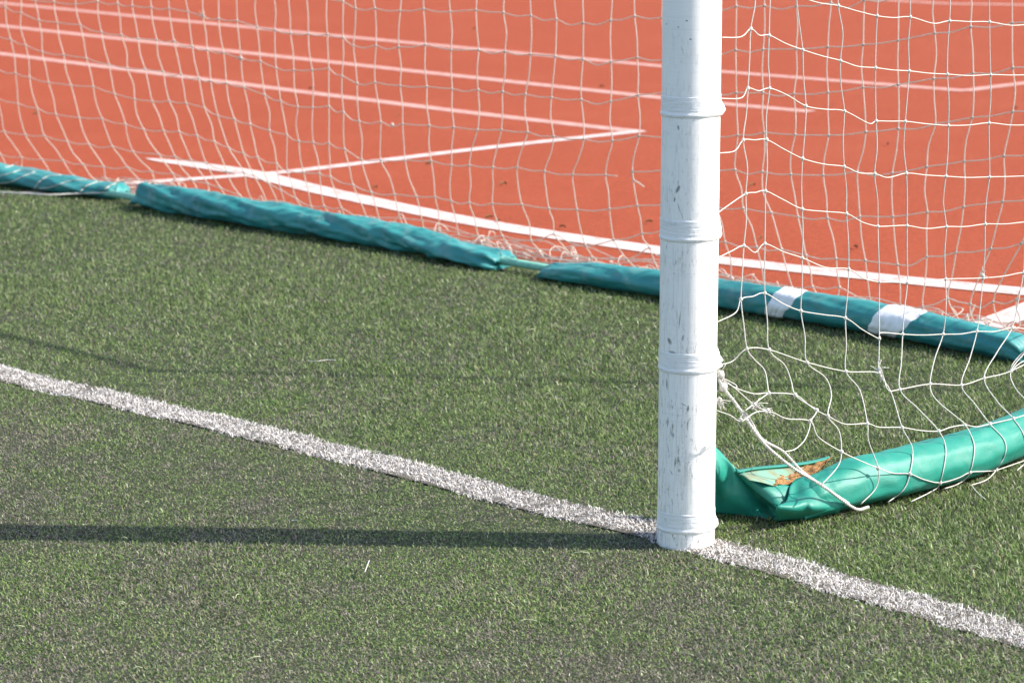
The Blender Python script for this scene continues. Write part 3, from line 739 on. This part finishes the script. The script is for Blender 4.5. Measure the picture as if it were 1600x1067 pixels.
RR[2] = L1([(25, 35), (97, 60), (180, 95), (265, 105), (372, 118), (470, 150), (562, 163), (640, 180), (725, 185), (805, 190), (890, 215), (960, 232), (1035, 245), (1115, 270), (1205, 285), (1278, 315), (1360, 325), (1445, 325), (1522, 318), (1583, 352)]) + \
    L2([(112, 388), (195, 382), (312, 398), (435, 402), (552, 412), (672, 417), (785, 425), (892, 437), (1012, 452), (1150, 462), (1287, 470), (1412, 442), (1530, 430)])
RR[3] = L1([(50, 185), (118, 210), (195, 240), (295, 255), (400, 270), (505, 300), (590, 318), (672, 322), (755, 332), (838, 345), (920, 362), (975, 375), (1048, 385), (1130, 405), (1225, 440), (1300, 470), (1378, 495), (1447, 498), (1522, 493), (1590, 520)]) + \
    L2([(122, 562), (222, 565), (323, 575), (447, 582), (560, 590), (670, 602), (780, 602), (902, 612), (1022, 632), (1162, 645), (1295, 652), (1418, 630), (1530, 637)])
RR[4] = L1([(72, 340), (137, 358), (225, 383), (328, 395), (432, 402), (530, 435), (623, 460), (705, 470), (783, 468), (862, 478), (947, 500), (1008, 535), (1085, 553), (1158, 575), (1247, 605), (1328, 625), (1383, 655), (1450, 660), (1522, 663), (1595, 690)]) + \
    L2([(133, 740), (222, 742), (335, 742), (455, 745), (550, 765), (632, 765), (740, 775), (853, 775), (980, 793), (1110, 808), (1262, 810), (1385, 795), (1525, 790)])
RR[5] = L1([(83, 480), (172, 502), (260, 530), (367, 545), (472, 550), (580, 575), (665, 600), (757, 606), (830, 610), (912, 628), (992, 655), (1058, 685), (1127, 710), (1192, 728), (1280, 757), (1330, 790), (1405, 800), (1480, 805), (1530, 818), (1634, 857)]) + \
    L2([(178, 890), (285, 900), (387, 910), (473, 912), (547, 930), (632, 938), (738, 943), (875, 947), (1000, 965), (1130, 970), (1280, 968), (1410, 952), (1523, 950)])
RR[6] = L1([(118, 625), (205, 630), (312, 655), (412, 668), (520, 678), (617, 703), (735, 715), (810, 725), (885, 742), (953, 755), (1050, 795), (1130, 800), (1175, 812), (1245, 850), (1300, 880), (1370, 920), (1440, 955), (1500, 955), (1582, 965)])+[(575, 345)] + \
    [(594, 347), (631, 356), (662, 357), (686, 361), (716, 367), (747, 369), (785, 369), (830, 376), (866, 366), (915, 384), (959, 375), (1003, 365), (1034, 362)]
RR[7] = L1([(195, 740), (292, 745), (385, 762), (480, 772), (590, 775), (702, 795), (800, 805), (890, 835), (960, 850), (1020, 870), (1110, 905)])+[(396, 318), (420, 322), (440, 335), (452, 340), (478, 348), (497, 350), (522, 352), (545, 356), (592, 362), (612, 368), (640, 374), (668, 382), (690, 386), (722, 388), (762, 392), (806, 398), (848, 398), (894, 400), (925, 402), (979, 405), (1015, 387), (1038, 400)]
RT = {0: [(268, 30), (398, 28), (547, 30), (707, 15), (860, 3), (1020, -20), (1187, -45), (1350, -75), (1545, -95)], 1: [(265, 232), (392, 230), (545, 228), (692, 218), (855, 208), (1017, 188), (1187, 155), (1353, 125), (1545, 108)],
 2: [(268, 430), (392, 430), (535, 435), (693, 428), (855, 405), (1018, 393), (1182, 365), (1365, 340), (1548, 315)], 3: [(275, 625), (397, 615), (540, 625), (695, 627), (867, 612), (1018, 597), (1190, 575), (1360, 545), (1548, 518)],
 4: [(262, 787), (388, 795), (520, 808), (670, 812), (828, 795), (990, 802), (1150, 772), (1323, 748), (1507, 722)], 5: [(300, 965), (430, 985), (553, 1003), (690, 1010), (840, 1003), (993, 1003), (1153, 982), (1320, 957), (1502, 933)],
 6: [(362, 1144), (478, 1155), (590, 1182), (730, 1197), (865, 1207), (1015, 1225), (1150, 1189), (1285, 1169), (1445, 1152)], 7: [(400, 1337), (527, 1332), (620, 1327), (745, 1330), (890, 1397), (1030, 1437), (1130, 1419), (1247, 1382), (1350, 1407)]}
def vz(z): return 2.10+.13*math.exp(-max(z, 0)/.16)
def PR(q):
    z = .3
    for _ in range(6): p = PV(q[0], q[1], vz(z)); z = p[2]
    p[2] = max(p[2], .012); return p
grid = []
for r_ in range(8):
    L = list(RR[r_]); Rr = L3(RT[r_])
    a, b = np.array(L[-1]), np.array(Rr[0])
    mid = [tuple(a+(b-a)*t_) for t_ in (1/3, 2/3)]
    allp = L+mid+Rr
    # carry on beyond both picture edges
    stepL = np.array(allp[0])-np.array(allp[3]); stepR = (np.array(allp[-1])-np.array(allp[-4]))/3
    pre = [tuple(np.array(allp[0])+stepL/3*j) for j in range(14, 0, -1)]; post_ = [tuple(np.array(allp[-1])+stepR*j+np.array([0, (0, 0)[0]])) for j in range(1, 6)]
    grid.append([PR(q) for q in pre+allp+post_])
nc = len(grid[0])
# rows above, up to the roof bar
k = 0; top = grid[0]
while True:
    k += 1; z = [p[2]+.112 for p in top]
    if max(z) > 2.36: break
    new = []
    for j, p in enumerate(top):
        uj, _ = UV(p); tz = np.mean(z); uj2 = uj; new.append(W(uj2+rng.normal(0, .004), 2.10, z[j]*.8+tz*.2+rng.normal(0, .004)))
    grid.insert(0, new); top = new
mb = MB(); rr = .0020
for j in range(nc):
    c_ = [g_[j] for g_ in grid]; Q = []
    for a, b in zip(c_[:-1], c_[1:]):
        Q.append(a); Q.append((a+b)/2+U*rng.normal(0, .0035)+V*rng.normal(0, .004))
    Q.append(c_[-1])
    e = c_[-1]; x_, v__ = UV(e)    # tail: reaches the ground and doubles back
    dz = e[2]
    if dz > .03:
        Q += [W(x_-rng.normal(.02, .02), v__+.01, dz*.45), W(x_-rng.normal(.03, .03), v__+rng.normal(0, .04), .015)]
    Q += [W(x_-rng.normal(.06, .05), v__+rng.normal(-.03, .04), .012+.02*random.random()), W(x_-rng.normal(.03, .06), v__+rng.normal(.02, .05), .012)]
    tube(mb, catmull(Q, 3), rr, 5)
    for a in c_: blob(mb, a, .0046)
skip = (len(grid)-4)
for i, g_ in enumerate(grid):
    parts = [g_]
    if i == len(grid)-8+4: parts = [g_[:14+31], g_[14+31:]]
    for pz in parts:
        Q = []
        for a, b in zip(pz[:-1], pz[1:]):
            Q.append(a); Q.append((a+b)/2-np.array([0, 0, abs(rng.normal(.004, .004))]))
        Q.append(pz[-1])
        if i == len(grid)-8+4 and pz is parts[0]: Q.append(pz[-1]-U*.05+np.array([0, 0, .001]))
        tube(mb, catmull(Q, 3), rr*.9, 5)
rear_panel = mb.build('rear_panel', M_TWINEB, net)
frayed('frayed_knot', PR((317, 25)), .006, 16, .018, M_TWINEB, net)
frayed('frayed_knot', PR((376, 91)), .007, 10, .012, M_TWINEB, net)
frayed('frayed_knot', PR((613, 195)), .006, 8, .008, M_TWINEB, net)
mb = MB(); tube(mb, catmull([PR(q) for q in [(988, 262), (988.5, 272), (990, 281), (998, 286), (1006, 292)]], 4), .0026, 6); mb.build('loose_end', M_TWINEB, net)
# slack hem of the net lying in loops behind the bags
mb = MB()
for i in range(210):
    px = random.uniform(190, 1560); u0 = UV(G(px, 292+.177*px-30))[0]
    v0 = 2.12+abs(random.gauss(0, .085)); ln = random.uniform(.06, .22); a = random.uniform(0, 6.28)
    hgt = random.uniform(.01, .05); Q = [W(u0, v0, .01)]
    for j in range(1, 5):
        a += random.gauss(0, .9); st = ln/4; q = Q[-1]+U*math.cos(a)*st+V*math.sin(a)*st*.7; q[2] = .01+hgt*math.sin(math.pi*j/4)*random.uniform(.5, 1.2); uq, vq = UV(q)
        if vq < 2.08: q = q+V*(2.1-vq)
        Q.append(q)
    tube(mb, catmull(Q, 4), rr, 5)
for i in range(7):      # long slack runs parallel to the bags
    Q = []; v0 = 2.11+.035*i
    for px in range(150, 1640, 55):
        u0 = UV(G(px, 292+.177*px-30))[0]; Q.append(W(u0, v0+random.gauss(0, .018), .012+abs(random.gauss(.0, .018))))
    tube(mb, catmull(Q, 4), rr, 5)
mb.build('slack_hem', M_TWINEB, net)
# strands across the far left bag
def PB(x, y): 
    q = G(x, y, .055); u, v = UV(q); return W(u, v, .062)
sl_ = [c for c in b1.children if c.name.startswith('sleeve')][0]
BV1 = [BVHTree.FromPolygons([Vector(np.array(q_.co)+np.array(b1.location)) for q_ in sl_.data.vertices], [list(f_.vertices) for f_ in sl_.data.polygons])]
c9 = lambda x, y: (x/5.333, 230+y/5.333)
mb = MB()
for l in [[(-120, 260), (0, 240), (60, 225), (125, 205), (180, 190), (280, 195)], [(-100, 330), (0, 302), (90, 292), (180, 250), (290, 205)], [(285, 345), (320, 300), (360, 262), (420, 238), (510, 232)], [(330, 345), (420, 335), (520, 300), (620, 275), (720, 272)], [(670, 370), (720, 325), (790, 295), (850, 285)], [(870, 355), (930, 315), (1010, 290), (1080, 268)], [(40, 170), (100, 155), (140, 130)]]:
    tube(mb, drape(catmull([PV(*c9(*q), 2.06) for q in l], 8), .004, BV1), .0019, 6)
Q = [G(c9(*q)[0], c9(*q)[1]+2.5, .022) for q in [(-300, 350), (0, 362), (200, 372), (400, 384), (620, 375), (900, 366), (1000, 374), (1100, 386)]]
tube(mb, drape(catmull(Q, 8), .005, BV1), .003, 6)
mb.build('strands_over_bag', M_TWINE, net)

# ------------------------------------------------------------------ tie rope at the post
rope = tag(empty('tie_rope', PU(1126, 592, -.04)), 'thick white rope tied to the post above the torn bag, stretched down to its edge', 'rope')
def rope_u(y): return float(np.interp(y, [590, 650, 740, 795], [-.045, -.075, -.118, -.135]))
def twisted(name, pts, r, mat, strands=3, pitch=.022):
    P = catmull([PU(x, y, rope_u(y)) for x, y in pts], 16); P = np.array([p if p[2] > .010 else O+(p-O)*((.010-CAM_H)/(p[2]-CAM_H)) for p in P]); P = drape(P, .007)
    d = np.r_[0, np.cumsum(np.linalg.norm(np.diff(P, axis=0), axis=1))]; T = np.gradient(P, axis=0); T /= np.linalg.norm(T, axis=1)[:, None]
    A = np.cross(T, [0, 0, 1.]); A /= np.linalg.norm(A, axis=1)[:, None]; B = np.cross(T, A); mb = MB()
    for s in range(strands):
        ph = 2*math.pi*s/strands+d/pitch*2*math.pi
        tube(mb, P+(A*np.cos(ph)[:, None]+B*np.sin(ph)[:, None])*r*.5, r*.62, 6)
    return mb.build(name, mat, rope)
twisted('strand', [(1123, 592), (1130, 606), (1153.5, 636), (1178, 672.6), (1202, 701), (1242, 733), (1282.5, 757), (1315, 781), (1339, 795.5), (1357, 792)], .0034, M_TWINE)
twisted('strand', [(1150, 634), (1169.6, 652), (1190, 685), (1224, 705.6), (1252, 735), (1290, 762), (1326, 786)], .0028, M_TWINE)
twisted('strand', [(1224, 705.6), (1240, 722), (1262, 744), (1300, 770)], .0022, M_TWINE)
frayed('knot', PU(1125, 586, -.046), .0095, 26, .015, M_TWINE, rope)
frayed('knot', PU(1130, 604, -.050), .0095, 14, .012, M_TWINE, rope)

# ------------------------------------------------------------------ scraps
M_LEAF = m_plain('dry_olive_leaf', (.17, .14, .06), .8, .2, .25, 90)
LG = 'small dry leaves on the red track'
leaf_d = [((56, 177), 'tiny dry leaf on the track nearest the far left edge of the picture'), ((623, 180), 'dry leaf on the track just below the second white lane line, mid picture'),
 ((742, 45), 'dry leaf on the track above the topmost lane line left of the post'), ((940, 135), 'dry leaf between two lane lines close to the left of the post'),
 ((670, 256), 'dark curled leaf directly below the slanting white track line'), ((586, 292), 'small leaf just above the thick white track line, left one'),
 ((787, 287), 'pale small leaf between the slanting and the thick white lines'), ((778, 344), 'dark leaf touching the upper edge of the thick white track line'),
 ((764, 339), 'brown leaf beside the dark one on the thick white track line'), ((879, 354), 'long leaf just above the thick white track line, nearer the post'),
 ((1014, 346), 'faint leaf on the track against the left side of the post'), ((1387, 225), 'brown leaf on the track seen through the side net below the lane lines'),
 ((1176, 289), 'leaf on the track right beside the post, seen through the net'), ((1586, 169), 'leaf on the track at the right edge of the picture'),
 ((1188, 372), 'small leaf near the post just above the thick white line, seen through the net'), ((1337, 385), 'dark sliver of leaf above the thick white line right of the post'),
 ((485, 138), 'tiny leaf on the lowest of the three lane lines on the left')]
for (px, py), lb in leaf_d:
    c_ = G(px, py, .012); l = random.uniform(.010, .016); a = random.uniform(0, 3.14); vs = []; fs = []
    for i in range(7):
        t_ = i/6; wq = math.sin(math.pi*min(max(t_, .03), .97))**.8*l*random.uniform(.3, .6); x = (t_-.5)*2*l; zc = .004*math.sin(t_*3.1)+random.uniform(0, .004)
        for s in (-1, 0, 1): vs.append([c_[0]+math.cos(a)*x-math.sin(a)*s*wq, c_[1]+math.sin(a)*x+math.cos(a)*s*wq, .006+zc+abs(s)*.006])
    for i in range(6):
        for s in (0, 1): fs.append([i*3+s, i*3+s+1, i*3+s+4, i*3+s+3])
    o = mesh_obj('dry_leaf', vs, fs, M_LEAF); tag(o, lb, 'leaf', LG)
def thread(pts, lb, r=.0011, z=.02):
    mb = MB(); tube(mb, catmull([G(x, y, z+random.uniform(0, .003)) for x, y in pts], 5), r, 5); o = mb.build('loose_thread', M_TWINE); tag(o, lb, 'thread')
thread([(480, 562.5), (487, 564.5), (498, 564), (512, 562), (525, 563)], 'long white thread lying on the green turf behind the goal line')
thread([(570, 893), (572, 888), (575, 880), (577, 875)], 'short pale thread standing on the turf just below the post shadow')
thread([(455, 813), (459, 812), (464, 812.5)], 'short white thread on the turf just above the post shadow')
thread([(1518, 758), (1524, 766), (1532, 774), (1540, 780)], 'pale thread on the grass below the right end of the torn bag')
thread([(95, 616), (102, 618), (109, 617)], 'white scrap lying on the near edge of the goal line at left', .003)
